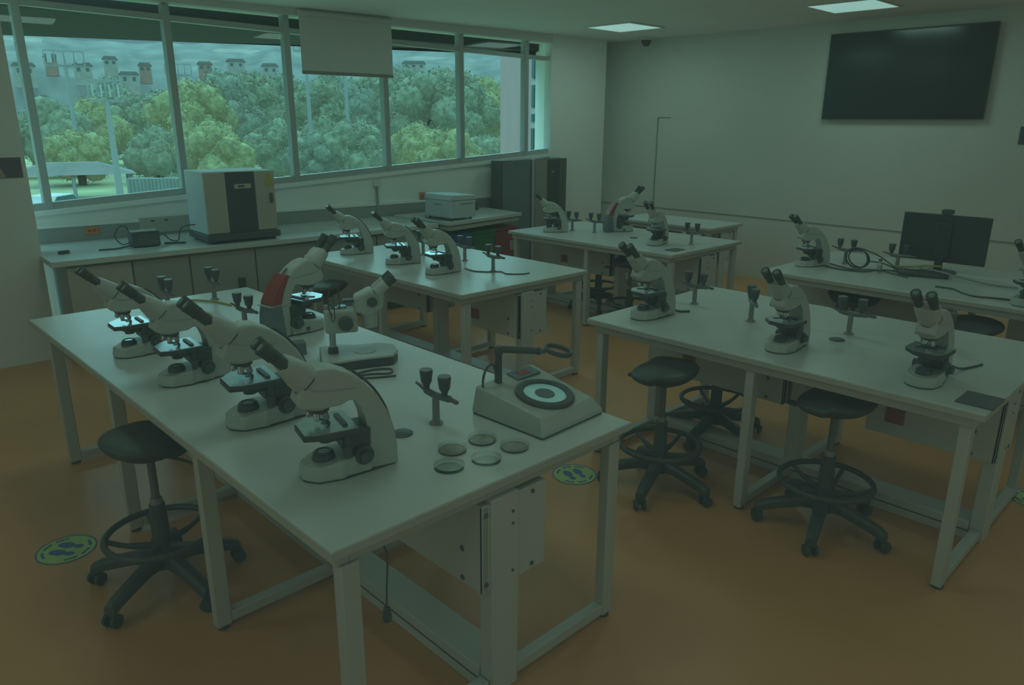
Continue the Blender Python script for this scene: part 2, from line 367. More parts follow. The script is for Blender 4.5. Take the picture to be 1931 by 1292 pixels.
# ------------------------------------------------------------------ microscope (nose toward +x)
def make_scope(name, label, red=False):
    t = thing(name, label, 'microscope', (0,0,0), 0, 'microscopes on the benches')
    sm = 'scope'
    b = B(); b.prism([(.128, -.034), (.136, -.02), (.136, .02), (.128, .034), (.10, .062), (.03, .070), (.018, .062), (-.03, .056), (-.06, .052), (-.06, -.052), (-.03, -.056), (.018, -.062), (.03, -.070), (.10, -.062)], .004, .058, 'xy')
    for v in b.bm.verts:
        if v.co.z > .03: v.co.z += (-.012 if v.co.x > .09 else .004); v.co.x -= .006*(v.co.x > .09)
    base = b.obj('base', sm, t, .006)
    B().prism([(.124, -.034), (.132, -.02), (.132, .02), (.124, .034), (.097, .058), (.03, .066), (-.135, .035), (-.135, -.035), (.03, -.066), (.097, -.058)], 0, .004, 'xy').obj('base_pad', 'rubber', base)
    arm = [(-.142, .003), (-.143, .06), (-.137, .11), (-.121, .165), (-.092, .222), (-.055, .268), (-.012, .302), (.03, .322), (.062, .327), (.092, .320),
           (.112, .298), (.130, .262), (.140, .236), (.128, .222), (.07, .214), (.018, .216), (-.005, .226), (-.020, .224), (-.038, .200), (-.050, .165), (-.056, .12), (-.058, .06), (-.058, .003)]
    a = B(); n = len(arm)
    secs = [(-.037, .93), (-.031, 1.), (.031, 1.), (.037, .93)]
    cx0, cz0 = -.02, .15
    rings = []
    for yy, kk in ((-.040, .965), (-.034, 1.0), (.034, 1.0), (.040, .965)):
        rings.append([a.bm.verts.new((cx0+(x-cx0)*kk if z > .1 else x, yy, cz0+(z-cz0)*kk if z > .1 else z)) for x, z in arm])
    for p, q in zip(rings, rings[1:]):
        for i in range(n): a.bm.faces.new((p[i], p[(i+1) % n], q[(i+1) % n], q[i]))
    a.bm.faces.new(rings[0]); a.bm.faces.new(rings[-1][::-1])
    am = a.obj('arm', sm, t, .005)
    # recessed side panel line and head seam
    s = B(); s.tube([(.118, -.0405, .285), (.085, -.0415, .268), (.03, -.0415, .262), (-.03, -.0405, .258)], .0012, 6); s.tube([(.118, .0405, .285), (.085, .0415, .268), (.03, .0415, .262), (-.03, .0405, .258)], .0012, 6)
    s.obj('seam', 'scope2', am)
    s = B(); s.tube([(-.03, 0, .297), (-.06, 0, .271), (-.096, 0, .226), (-.125, 0, .168), (-.140, 0, .112)], .004, 6); s.obj('spine_strip', 'stage', am)
    # binocular head
    h = B()
    d = Vector((.70, 0, .71)); nn = Vector((-.71, 0, .70)); c0 = Vector((.098, 0, .288))
    R_ = []
    for (k, hw, hh, pw) in ((-.010, .040, .040, 1.), (.0, .0435, .0435, 1.), (.028, .044, .041, .9), (.056, .046, .034, .75), (.076, .047, .028, .65), (.090, .044, .022, .6)):
        p = c0+d*k; ring_ = []
        for i in range(24):
            a_ = 2*PI*i/24; cy, cz = math.cos(a_), math.sin(a_)
            ring_.append(h.bm.verts.new(p+Vector((0, math.copysign(abs(cy)**pw, cy)*hw, 0))+nn*(math.copysign(abs(cz)**pw, cz)*hh)))
        R_.append(ring_)
    for p, q in zip(R_, R_[1:]):
        for i in range(24): h.bm.faces.new((p[i], p[(i+1) % 24], q[(i+1) % 24], q[i]))
    h.bm.faces.new(R_[0]); h.bm.faces.new(R_[-1][::-1])
    hd = h.obj('binocular_head', sm, t, .003)
    ring = B(); q = d.to_track_quat('Z', 'Y').to_matrix().to_4x4(); ring.torus(c0+d*.003, .0432, .0022, mtx=q, ss=6); ring.obj('swivel_ring', 'stage', hd)
    for sy in (-1, 1):
        p0 = c0+d*.082+Vector((0, sy*.029, 0)); e = B()
        e.cyl(p0, p0+d*.045, .0165, .0165); e.cyl(p0+d*.045, p0+d*.052, .0195); e.cyl(p0+d*.052, p0+d*.088, .0185, .0208)
        ey = e.obj('eyepiece', 'rubber', hd, .002)
        B().cyl(p0+d*.088, p0+d*.0892, .0115).obj('eye_lens', 'lens', ey)
    # nosepiece and objectives
    ax = Vector((.22, 0, -1)).normalized(); tc = Vector((.074, 0, .213)); e = B()
    B().cyl(tc+Vector((0,0,.03)), tc+Vector((0,0,-.004)), .041, .039, 32).obj('turret_mount', sm, am, .003); e.cyl(tc+Vector((0,0,.0)), tc+ax*.010, .035, .035, 28); e.cyl(tc+ax*.010, tc+ax*.020, .034, .026, 28)
    npz = e.obj('nosepiece', 'stage', t, .0015)
    for k, (an, ln) in enumerate(((180, .037), (75, .026), (-15, .020), (-105, .024))):
        an = R(an-90 if False else an)
        dv = Vector((math.cos(an)*.42, math.sin(an)*.42, -1)).normalized()
        p = tc+ax*.016+Vector((math.cos(an)*.016, math.sin(an)*.016, 0)); e = B()
        e.cyl(p, p+dv*ln*.55, .0105, .0105, 16); e.cyl(p+dv*ln*.55, p+dv*ln*.86, .0092, .0085, 16); e.cyl(p+dv*ln*.86, p+dv*ln, .0070, .0045, 16)
        e.obj('objective', 'chrome', npz)
    # stage
    s = B(); s.prism([(.135, -.030), (.135, .066), (.100, .080), (-.020, .080), (-.020, -.080), (.085, -.080)], .136, .154, 'xy')
    st = s.obj('stage', 'stage', t, .003)
    s = B(); s.prism([(.131, -.029), (.131, .064), (.099, .077), (-.017, .077), (-.017, -.077), (.084, -.077)], .154, .1555, 'xy'); s.obj('stage_plate', 'plate', st)
    s = B(); s.tube([(.075, -.045, .157), (.05, -.02, .158), (.045, .01, .158), (.06, .035, .157)], .0022, 6); s.b2(.005, .018, -.045, .05, .1555, .161); s.cyl((.055, 0, .1555), (.055, 0, .1565), .012)
    s.obj('slide_clip', 'stage', st)
    s = B(); s.b2(-.062, .060, -.046, .046, .112, .136); s.b2(-.062, .022, -.044, .044, .080, .125); s.b2(-.060, .0, -.036, .036, .060, .10); s.obj('stage_bracket', 'stage', t, .004)
    s = B(); s.cyl((.056, 0, .136), (.056, 0, .114), .034, .030, 28); s.cyl((.056, 0, .114), (.056, 0, .100), .022, .020); s.obj('condenser', 'stage', t, .001)
    s = B(); s.cyl((.066, 0, .050), (.066, 0, .068), .033, .030, 28); s.torus((.066, 0, .069), .022, .005, ss=8); il = s.obj('illuminator', 'stage', t)
    B().cyl((.066, 0, .068), (.066, 0, .071), .016).obj('illuminator_lens', 'lens', il)
    for sy in (-1, 1):
        e = B(); e.cyl((-.036, sy*.036, .058), (-.036, sy*.062, .058), .029, .028, 28); e.cyl((-.036, sy*.062, .058), (-.036, sy*.080, .058), .018, .017, 20)
        e.obj('focus_knob', 'black', t, .002)
    e = B(); e.cyl((-.108, -.036, .038), (-.108, -.048, .038), .017, .015, 20); e.obj('power_dial', 'slate', t, .002)
    e = B(); e.cyl((.012, .060, .15), (.012, .060, .095), .009, .009, 14); e.cyl((.012, .060, .10), (.012, .060, .065), .013, .013, 14); e.obj('stage_knob', 'black', t)
    B().b2(.004, .02, -.068, -.060, .015, .03).obj('connector', 'black', base)
    if red:
        e = B(); e.prism([(-.145, .19), (-.124, .19-.02), (-.122, .172), (-.094, .226), (-.058, .271), (-.064, .281), (-.108, .240)], -.0425, .0425)
        e.bm.free(); e = B(); e.prism([(-.150, .150), (-.152, .158), (-.132, .196), (-.104, .240), (-.068, .280), (-.048, .270), (-.06, .25), (-.085, .20), (-.10, .150)], -.0425, .0425); e.obj('red_panel', 'redp', am, .003)
        e = B(); e.prism([(-.162, .003), (-.166, .05), (-.162, .11), (-.153, .147), (-.10, .147), (-.088, .003)], -.0435, .0435); e.obj('power_housing', 'slate', t, .004)
        e = B(); e.b2(-.165, -.07, -.044, .044, .147, .151); e.obj('seam_strip', 'scope', am)
    return t
sc0 = make_scope('microscope', 'white binocular microscope nearest the camera, at the front of the near bench')
sc0.location = (1.02, 1.745, Z); sc0.rotation_euler = (0, 0, R(166)); sc0.scale = (1.0,)*3
SC = [
 ((1.035, 2.25), 172, 'white binocular microscope second from the front in the row along the near bench'),
 ((1.01, 2.83), 176, 'white binocular microscope third from the front in the row along the near bench'),
 ((.995, 3.335), 178, 'white binocular microscope farthest from the camera in the row along the near bench'),
 ((3.065, 3.85), 172, 'white microscope on the middle bench, nearest the bench end with the twin fitting'),
 ((3.075, 4.315), 156, 'white microscope in the middle of the three on the middle bench'),
 ((3.055, 4.89), 156, 'white microscope nearest the window counter on the middle bench'),
 ((3.135, 2.195), 170, 'white microscope at the left end of the right bench, a stool seat behind its eyepieces'),
 ((3.115, 1.44), 176, 'white microscope in the middle of the three on the right bench'),
 ((3.10, .845), 178, 'white microscope on the right bench beside the dark mat'),
 ((5.17, 2.28), 150, 'white microscope at the left end of the cable strewn back right bench'),
 ((4.93, .90), 165, 'white microscope cut off by the right edge of the picture'),
 ((5.07, 4.68), 138, 'white microscope at the far left end of the back row bench'),
 ((5.16, 3.60), 185, 'white microscope near the right end of the back row bench, two eyepieces toward us'),
]
SS = [1.07, .98, .95, .91, .90, .90, .96, .92, .935, .88, .90, .84, .88]
for ((x, y), a, lb), k in zip(SC, SS): dup(sc0, (x, y, Z), R(a), lb, k)
sr = make_scope('microscope', 'large microscope with a red rear panel and dark grey housing on the near bench', red=True)
sr.location = (1.64, 3.185, Z); sr.rotation_euler = (0, 0, R(9)); sr.scale = (1.06,)*3
dup(sr, (5.55, 4.30, Z), R(-22), 'microscope with a small red rear panel standing on the back row bench', .98)

# ------------------------------------------------------------------ stereo microscope
t = thing('stereo_microscope', 'white stereo microscope on a post with a low flat base on the near bench', 'microscope', (1.51, 2.635, Z), R(-28))
fp = [(-.05, -.11), (-.055, .11), (.02, .125), (.10, .10), (.20, .11), (.255, .07), (.262, -.03), (.235, -.09), (.10, -.105), (.02, -.125)]
B().prism([(x, y) for x, y in fp], .0, .034, 'xy').obj('base', 'black', t, .006)
B().prism([(x*1.01, y*1.01) for x, y in fp], .034, .046, 'xy').obj('base_cover', 'scope', t, .006)
B().cyl((.13, 0, .046), (.13, 0, .0485), .045, seg=32).obj('stage_disc', 'ovenside', t)
B().cyl((0, 0, .046), (0, 0, .25), .013).obj('column', 'chrome', t)
B().cyl((0, 0, .046), (0, 0, .072), .022, .020).obj('column_collar', 'stage', t, .002)
B().b2(-.028, .105, -.035, .035, .135, .235).obj('focus_carriage', 'scope', t, .012, seg=3)
for sy in (-1, 1):
    B().cyl((.055, sy*.035, .18), (.055, sy*.066, .18), .030, .028, 28).obj('focus_knob', 'black', t, .003)
B().prism([(.09, .225), (.095, .285), (.16, .315), (.215, .30), (.21, .235), (.15, .20)], -.045, .045).obj('zoom_body', 'scope', t, .012, seg=3)
B().cyl((.155, 0, .235), (.155, 0, .150), .034, .032, 28).obj('objective', 'scope', t, .003)
for sy in (-1, 1): B().cyl((.165, sy*.045, .265), (.165, sy*.06, .265), .020).obj('zoom_knob', 'black', t, .002)
for sy in (-1, 1):
    e = B(); d = Vector((.72, 0, .62)).normalized(); p = Vector((.185, sy*.034, .300))
    e.cyl(p, p+d*.055, .022, .020); h = e.obj('eye_tube', 'scope', t)
    e = B(); e.cyl(p+d*.055, p+d*.095, .0205, .0215); e.obj('eyecup', 'rubber', h, .002)
e = B(); e.b2(.05, .115, -.020, .020, .262, .272); e.obj('lamp_arm', 'stage', t, .003)
e = B(); e.tube([(.0, -.035, .215), (-.01, -.05, .26), (-.002, -.05, .33), (.02, -.045, .345), (.032, -.04, .33), (.035, -.036, .24)], .003); e.tube([(.0, -.037, .215), (.0, -.055, .20), (.012, -.055, .20), (.012, -.045, .30)], .0022); e.obj('lamp_cable', 'black', t)
e = B(); e.cyl((-.01, 0, .235), (-.01, 0, .25), .02); e.cyl((.045, .0, .235), (.045, .0, .246), .018); e.cyl((.02, -.01, .235), (.02, -.01, .243), .010); e.obj('clamp_screw', 'chrome', t)
# loose cable in front of it
tag(B().tube([(1.37, 2.56, Z+.004), (1.40, 2.48, Z+.004), (1.45, 2.43, Z+.005), (1.54, 2.40, Z+.005), (1.60, 2.36, Z+.004), (1.63, 2.40, Z+.006), (1.57, 2.44, Z+.006), (1.49, 2.44, Z+.005), (1.46, 2.41, Z+.004), (1.52, 2.36, Z+.004), (1.60, 2.32, Z+.004)], .004).obj('power_cable', 'black'), 'black coiled cable lying in front of the stereo microscope base', 'cable')

# ------------------------------------------------------------------ twin bench fittings
def fitting(x, y, label, rz=0, cups=True):
    t = thing('bench_fitting', label, 'bench fitting', (x, y, Z), rz, 'twin nozzle fittings on the benches')
    B().lathe([(0, 0), (.024, 0), (.024, .004), (.013, .012), (.012, .10), (0, .10)]).obj('post', 'post', t)
    e = B(); e.tube([(0, .105, .118), (0, .08, .113), (0, .05, .104), (0, 0, .100), (0, -.05, .104), (0, -.08, .106), (0, -.115, .104)], [.005, .007, .012, .012, .012, .008, .005], 10)
    e.obj('crossbar', 'dkmetal', t)
    for sy in (1, -1):
        e = B(); e.lathe([(0, .0), (.009, 0), (.011, .018), (.018, .030), (.0225, .066), (.0215, .069), (0, .069)], (0, sy*.048, .106), 20); k = e.obj('nozzle_cup', 'black', t)
        B().lathe([(0, 0), (.0215, 0), (.0215, .004), (0, .004)], (0, sy*.048, .175), 20).obj('cup_cap', 'dkmetal', k)
    return t
f0 = fitting(1.421, 1.836, 'dark twin nozzle fitting beside the grommet at the front of the near bench')
for x, y, a, lb in [
 (1.627, 4.113, 0, 'dark twin nozzle fitting at the far end of the near bench'),
 (1.47, 3.38, 8, 'dark twin nozzle fitting behind the third microscope on the near bench'),
 (1.34, 4.02, 0, 'dark twin nozzle fitting behind the farthest microscope of the near bench'),
 (3.35, 3.657, 0, 'twin nozzle fitting at the near end of the middle bench, cable around it'),
 (3.475, 4.10, 0, 'twin nozzle fitting behind the nearest microscope of the middle bench'),
 (3.40, 4.50, 0, 'twin nozzle fitting in the middle of the middle bench'),
 (5.24, 4.62, 0, 'twin nozzle fitting beside the leftmost microscope on the back row bench'),
 (5.30, 4.40, 0, 'twin nozzle fitting just left of the red panel microscope on the back row bench'),
 (5.361, 3.40, 0, 'twin nozzle fitting at the right end of the back row bench'),
 (3.544, 2.20, 0, 'twin nozzle fitting at the left end of the right bench'),
 (3.427, 1.79, -50, 'twin nozzle fitting seen end-on left of the middle microscope on the right bench'),
 (3.557, 1.345, 0, 'twin nozzle fitting beside the black grommet on the right bench'),
 (3.63, .95, -62, 'twin nozzle fitting half hidden behind the microscope by the dark mat'),
 (5.43, 2.15, 0, 'twin nozzle fitting next to the cable coil on the back right bench'),
 (5.45, 1.80, 0, 'twin nozzle fitting among cables left of the monitor')]:
    dup(f0, (x, y, Z), R(a), lb)
def grommet(x, y, label, tail=True):
    t = thing('cable_grommet', label, 'grommet', (x, y, Z), 0, 'black cable grommets')
    B().lathe([(0, .0), (.036, .0), (.036, .003), (.030, .006), (0, .005)]).obj('cap', 'black', t)
    if tail: B().tube([(-.028, .01, .006), (-.05, .03, .020), (-.085, .05, .012), (-.12, .05, .03)], .0035).obj('cable', 'black', t)
grommet(1.285, 1.843, 'black round cable grommet behind the nearest microscope, cable leading in')
grommet(3.415, 1.34, 'black cable grommet on the right bench in front of the twin fitting', False)
grommet(5.30, 3.95, 'flat dark grommet on the back row bench', False)
def cable(name, pts, r, m, label, cat='cable'):
    return tag(B().tube(pts, r).obj(name, m), label, cat)
cable('loose_cable', [(3.27, 3.86, Z+.004), (3.25, 3.74, Z+.004), (3.30, 3.66, Z+.004), (3.37, 3.60, Z+.004), (3.35, 3.52, Z+.004), (3.42, 3.45, Z+.004), (3.48, 3.44, Z+.004)], .004, 'black', 'thin dark cable curling past the fitting on the middle bench')
cable('loose_cable', [(3.24, .84, Z+.05), (3.33, .80, Z+.01), (3.42, .77, Z+.005), (3.48, .755, Z+.005)], .005, 'black', 'short black cable behind the microscope beside the dark mat')
cable('loose_cable', [(3.27, 2.18, Z+.02), (3.32, 2.14, Z+.006), (3.36, 2.11, Z+.006)], .006, 'black', 'short black cable stub behind the left microscope on the right bench')
cable('loose_cable', [(1.30, 4.06, Z+.005), (1.40, 4.15, Z+.005), (1.52, 4.16, Z+.006), (1.60, 4.02, Z+.006), (1.63, 3.9, Z+.005)], .005, 'yellow', 'yellow cable curving across the far end of the near bench')
# ruler / dark mat / card
tag(B().box((3.0, .635, Z+.003), (.155, .125, .006)).obj('dark_mat', 'darksign', None, .001), 'dark blue flat mat on the near corner of the right bench', 'mat')
tag(B().box((5.02, 3.33, Z+.003), (.14, .10, .006)).obj('dark_card', 'darksign', None, .001), 'small dark card lying at the right end of the back row bench', 'card')
# control block behind S4
t = thing('control_box', 'small dark red and grey box standing behind the second microscope on the near bench', 'box', (1.47, 2.86, Z), R(-20))
B().b2(-.02, .03, -.03, .03, 0, .055).obj('body', 'slate', t, .004)
B().b2(-.0215, -.02, -.025, .025, .008, .045).obj('front', 'redp', t)

# petri dishes
def petri(x, y, label, dark):
    t = thing('petri_dish', label, 'petri dish', (x, y, Z), 0, 'petri dishes by the light box')
    B().lathe([(0, .0006), (.044, .0006), (.045, .003), (.045, .013), (.043, .013), (.043, .003), (0, .002)]).obj('dish', 'clear', t)
    B().lathe([(.0475, .006), (.0475, .0165), (0, .0165), (0, .0150), (.0462, .0150), (.0462, .006)]).obj('lid', 'clear', t)
    if dark: B().lathe([(0, .003), (.042, .003), (.042, .006), (0, .0065)]).obj('agar', 'agar', t)
petri(1.321, 1.63, 'petri dish with brown culture, leftmost of the dark ones', True)
petri(1.437, 1.622, 'petri dish with a brown culture beside the light box edge, farthest back', True)
petri(1.474, 1.513, 'petri dish with a brown culture, rightmost of the five', True)
petri(1.235, 1.54, 'clear empty petri dish nearest the front microscope', False)
petri(1.347, 1.503, 'clear empty petri dish between the others near the bench edge', False)

# colony counter
t = thing('colony_counter', 'white wedge light box with a black ringed round plate and a magnifier arm', 'colony counter', (1.735, 1.665, Z), R(2))
b = B(); bm = b.bm
lo = [(-.165, -.17), (.155, -.165), (.165, .19), (-.165, .16)]; hi = [(-.13, -.135, .058), (.135, -.13, .058), (.155, .175, .105), (-.16, .145, .105)]
v0 = [bm.verts.new((x, y, .004)) for x, y in lo]; v1 = [bm.verts.new((x, y, .018)) for x, y in lo]; v2 = [bm.verts.new(p) for p in hi]
bm.faces.new(v0[::-1]); bm.faces.new(v2)
for A_, B_ in ((v0, v1), (v1, v2)):
    for i in range(4): bm.faces.new((A_[i], A_[(i+1) % 4], B_[(i+1) % 4], B_[i]))
b.obj('housing', 'scope', t, .006)
B().prism([(x*.98, y*.98) for x, y in lo], 0, .004, 'xy').obj('rubber_base', 'rubber', t)
til = Matrix.Rotation(math.atan2(.047, .30), 4, 'X')
pc = Vector((.0, -.03, .0775))
B().lathe([(.073, .0), (.075, .008), (.079, .011), (.099, .010), (.104, .004), (.104, -.012), (.073, -.012)], pc, 48, til).obj('ring', 'black', t)
B().lathe([(0, .003), (.074, .003), (.074, -.006), (0, -.006)], pc, 48, til).obj('lit_plate', 'teal', t)
B().lathe([(0, .006), (.033, .006), (.035, .003), (0, .003)], pc, 32, til).obj('center_disc', 'slate', t)
pb = B(); pb.box((.06, .125, .103), (.12, .06, .006), rot=til); k = pb.obj('control_panel', 'slate', t, .002)
pb = B(); pb.box((.055, .125, .1065), (.05, .03, .003), rot=til); pb.obj('red_display', 'redp', k)
p0 = Vector((-.070, .125, .088))
B().cyl(p0, p0+Vector((0, 0, .128)), .014, .012).obj('support_post', 'black', t, .002)
e = B(); a0 = p0+Vector((0, 0, .123)); a1 = a0+Vector((.135, -.065, -.012))
e.cyl(a0+Vector((-.01, .005, .012)), a1, .013, .012); e.cyl(a0+Vector((0, 0, -.012)), a0+Vector((0, 0, .022)), .015); e.obj('magnifier_arm', 'black', t, .003)
lc = a1+Vector((.068, -.034, -.006)); tl = Matrix.Rotation(R(10), 4, 'X') @ Matrix.Rotation(R(8), 4, 'Y')
e = B(); e.cyl(a1, a1+Vector((.022, -.011, -.003)), .015, .008); e.obj('lens_socket', 'slate', t)
k = B().torus(lc, .047, .006, mtx=tl, sq=1.5).obj('magnifier_rim', 'black', t)
B().lathe([(0, .004), (.03, .003), (.046, 0), (.03, -.003), (0, -.004)], lc, 40, tl).obj('magnifier_lens', 'clear', k)
B().tube([p0+Vector((-.012, 0, .055)), p0+Vector((-.030, .0, .085)), p0+Vector((-.06, .0, .072)), p0+Vector((-.075, .0, .03)), p0+Vector((-.078, -.01, -.02))], .0045).obj('gooseneck_cable', 'black', t)

# ------------------------------------------------------------------ stools
def make_stool(label):
    t = thing('lab_stool', label, 'stool', (0,0,0), 0, 'black wheeled laboratory stools')
    for k in range(5):
        a = 2*PI*k/5; ca, sa = math.cos(a), math.sin(a)
        def P(r, z): return (r*ca, r*sa, z)
        b = B(); pts = [(.03, .125, .034), (.10, .120, .031), (.18, .102, .028), (.245, .085, .026), (.280, .066, .024)]
        prev = None
        for r, z, w in pts:
            h = .027 if r > .05 else .034
            ring = [b.bm.verts.new((r*ca-s*w*sa*.9, r*sa+s*w*ca*.9, z+q*h*.8)) for s, q in ((-1, -1), (1, -1), (1, .4), (.5, 1), (-.5, 1), (-1, .4))]
            if prev:
                for i in range(6): b.bm.faces.new((prev[i], prev[(i+1) % 6], ring[(i+1) % 6], ring[i]))
            else: b.bm.faces.new(ring)
            prev = ring
        b.bm.faces.new(prev[::-1])
        lg = b.obj('base_arm', 'black', t, .003)
        c = B()
        rot = Matrix.Rotation(a+.6*(k % 3), 4, 'Z')
        ctr = Vector((.270*ca, .270*sa, 0))
        for s in (-1, 1):
            o = rot @ Vector((0, s*.013, .026)); o2 = rot @ Vector((0, s*.026, .026))
            c.cyl(ctr+o, ctr+o2, .026, .024, 20)
        c.cyl(ctr+Vector((0, 0, .03)), ctr+Vector((0, 0, .075)), .010)
        c.obj('caster', 'rubber', lg)
    B().lathe([(0, .085), (.045, .085), (.05, .10), (.045, .15), (.034, .165), (.030, .30), (.028, .345), (0, .345)]).obj('hub', 'black', t)
    B().cyl((0, 0, .34), (0, 0, .555), .015, .014).obj('gas_column', 'dkmetal', t)
    B().cyl((0, 0, .345), (0, 0, .37), .024, .021).obj('column_collar', 'post', t, .002)
    fr = B(); fr.torus((0, 0, .225), .192, .0125); ft = fr.obj('foot_ring', 'black', t)
    sp = B()
    for k in range(5):
        a = 2*PI*k/5+.35; sp.tube([(.03*math.cos(a), .03*math.sin(a), .175), (.12*math.cos(a), .12*math.sin(a), .19), (.19*math.cos(a), .19*math.sin(a), .222)], [.013, .010, .008], 8)
    sp.cyl((0, 0, .15), (0, 0, .20), .042, .038); sp.obj('ring_spoke', 'black', ft)
    st = B(); bmesh.ops.create_uvsphere(st.bm, u_segments=40, v_segments=20, radius=1)
    for v in st.bm.verts:
        x, y, z = v.co
        w = 1-.20*max(0, x)**1.5
        zz = z*(.042 if z > 0 else .052)
        zz += .030*max(0, -x-.2)**1.5*1.4 + .018*(y*y)*(x < .4) - .022*max(0, x-.2)
        v.co = (x*.158, y*.172*w, .592+zz)
    st.obj('seat', 'seat', t)
    B().cyl((0, 0, .535), (0, 0, .560), .055, .075).obj('seat_plate', 'black', t)
    l = B(); l.tube([(.03, -.03, .545), (.09, -.10, .535), (.13, -.145, .520)], .006); l.box((.145, -.16, .515), (.05, .03, .014), rz=-.8); l.obj('lever', 'black', t)
    return t
s0 = make_stool('black wheeled stool on the left, pulled up to the near bench')
s0.location = (.77, 2.71, 0); s0.rotation_euler = (0, 0, R(-7))
for x, y, a, lb in [
 (2.82, 1.88, 126, 'black wheeled stool at the left end of the right bench'),
 (3.03, 1.155, 124, 'black wheeled stool in front of the right bench, its footring seen from above'),
 (3.56, 2.02, 40, 'black wheeled stool tucked under the left end of the right bench'),
 (5.09, 1.92, 200, 'black stool whose seat shows between the right bench and the cable strewn bench'),
 (4.82, 1.14, 160, 'black stool seat behind the microscope by the dark mat'),
 (5.08, 3.80, 150, 'black stool with tilted seat in front of the back row bench'),
 (5.46, 4.46, 80, 'black wheeled stool base under the back row bench'),
 (2.60, 4.60, 120, 'black stool whose bowl seat shows behind the stereo microscope')]:
    dup(s0, (x, y, 0), R(a), lb)

# ------------------------------------------------------------------ window counter, cabinets
def cfront(x): return 5.83-.052*(x-1.2)
ct = tag(B().prism([(1.21, cfront(1.2)), (4.47, cfront(4.47)), (4.47, wy(4.47)-.012), (1.25, wy(1.25)-.012)], .740, .78, 'xy').obj('counter_top', 'ctop', None, .004), 'long pale worktop running under the windows', 'worktop')
cabs = [1.30, 1.73, 2.14, 2.66, 3.20, 3.80, 4.42]
LBL = ['beige cabinet front at the left end of the window counter', 'second cabinet from the left end under the window counter', 'cabinet under the black power supply on the window counter',
       'cabinet directly below the tall incubator', 'cabinet below the worktop right of the incubator', 'last cabinet under the counter beside the blue bin']
for i in range(6):
    a, c = cabs[i], cabs[i+1]; y = cfront((a+c)/2)+.03
    t = thing('base_cabinet', LBL[i], 'cabinet', ((a+c)/2, y, 0), math.atan(-.052), 'cabinets under the window counter')
    h = (c-a)/2-.002
    B().b2(-h, h, .02, .60, .08, .738).obj('carcass', 'cab', t)
    B().b2(-h+.03, h-.03, .06, .55, 0, .08).obj('plinth', 'cabdark', t)
    if i == 0: B().b2(-h+.002, h-.004, 0, .02, .085, .72).obj('door', 'panel', t, .002)
    else: B().b2(-h+.004, h-.004, 0, .02, .085, .72).obj('door', 'cab', t, .002)
    if i in (2, 3): 
        s = B(); s.b2(h-.16, h-.10, -.008, 0, .42, .50); s.obj('lock_plate', 'black', t, .002)
# higher peninsula top
pp = thing('side_table', 'thick pale table top beside the pillar end, coloured bins under it', 'table', (5.06, 5.95, 0))
B().prism([(-.585, .46), (-.56, -.42), (.55, -.28), (.60, .38)], .765, .80, 'xy').obj('table_top', 'ctop', pp, .004)
B().prism([(-.58, .47), (-.54, -.40), (.53, -.26), (.58, .37)], .715, .755, 'xy').obj('under_frame', 'steel', pp, .003)
B().prism([(-.585, .47), (-.545, -.405), (.535, -.265), (.585, .37)], .755, .765, 'xy').obj('shadow_gap', 'cabdark', pp)
for x, y in ((-.50, .38), (.50, .30)): B().b2(x-.02, x+.02, y-.02, y+.02, 0, .715).obj('leg', 'steel', pp)
# bins
def bin_(x, y, m, label):
    t = thing('waste_bin', label, 'bin', (x, y, 0), 0, 'coloured bins under the side table')
    b = B(); rings = []
    for z, k in ((.0, .82), (.58, 1.), (.60, 1.04), (.61, 1.04)):
        rings.append([b.bm.verts.new((sx*.155*k, sy*.15*k, z)) for sx, sy in ((-1, -1), (1, -1), (1, 1), (-1, 1))])
    b.bm.faces.new(rings[0])
    for p, q in zip(rings, rings[1:]):
        for i in range(4): b.bm.faces.new((p[i], p[(i+1) % 4], q[(i+1) % 4], q[i]))
    b.bm.faces.new(rings[-1]); b.obj('body', m, t, .008)
    B().b2(-.158, .158, -.155, .155, .61, .655).obj('lid', m, t, .012)
    s = B(); s.b2(.05, .11, -.152, -.148, .40, .50); s.b2(.07, .09, -.154, -.15, .42, .48); s.obj('recycle_mark', 'white', t)
bin_(4.80, 5.86, 'binblue', 'blue plastic bin under the side table, left of the green one')
bin_(5.13, 5.88, 'bingreen', 'green plastic bin between the blue and red ones')
bin_(5.46, 5.90, 'binred', 'dark red plastic bin at the right under the side table')
# incubator
t = thing('incubator', 'tall white and beige laboratory incubator with dark centre panel on the window counter', 'incubator', (2.62, 6.02, .78), math.atan(-.052))
B().b2(-.285, .285, -.17, .25, .075, .56).obj('body', 'ovenside', t, .006)
B().b2(-.285, -.115, -.186, -.17, .085, .55).obj('front_panel', 'ovenfront', t, .003)
B().b2(.12, .285, -.186, -.17, .085, .55).obj('front_panel', 'ovenfront', t, .003)
B().b2(-.115, .12, -.188, -.17, .075, .555).obj('dark_panel', 'ovendark', t, .003)
B().b2(-.05, .085, -.192, -.188, .425, .462).obj('display', 'ovenfront', t, .003)
k = B().b2(-.02, .03, -.194, -.192, .435, .452).obj('display_window', 'ovendark', t)
B().b2(-.30, .30, -.20, .25, .022, .075).obj('plinth', 'black', t, .006)
for x in (-.25, .25):
    for y in (-.16, .21): B().cyl((x, y, 0), (x, y, .024), .018).obj('foot', 'rubber', t)
B().prism([(.205, .475), (.275, .475), (.24, .54)], -.188, -.1862).obj('warning_triangle', 'yellow', t, smooth=False)
B().b2(.21, .27, -.188, -.1862, .435, .468).obj('warning_label', 'yellow', t, smooth=False)
B().b2(.235, .26, -.200, -.186, .30, .38).obj('handle', 'black', t, .003)
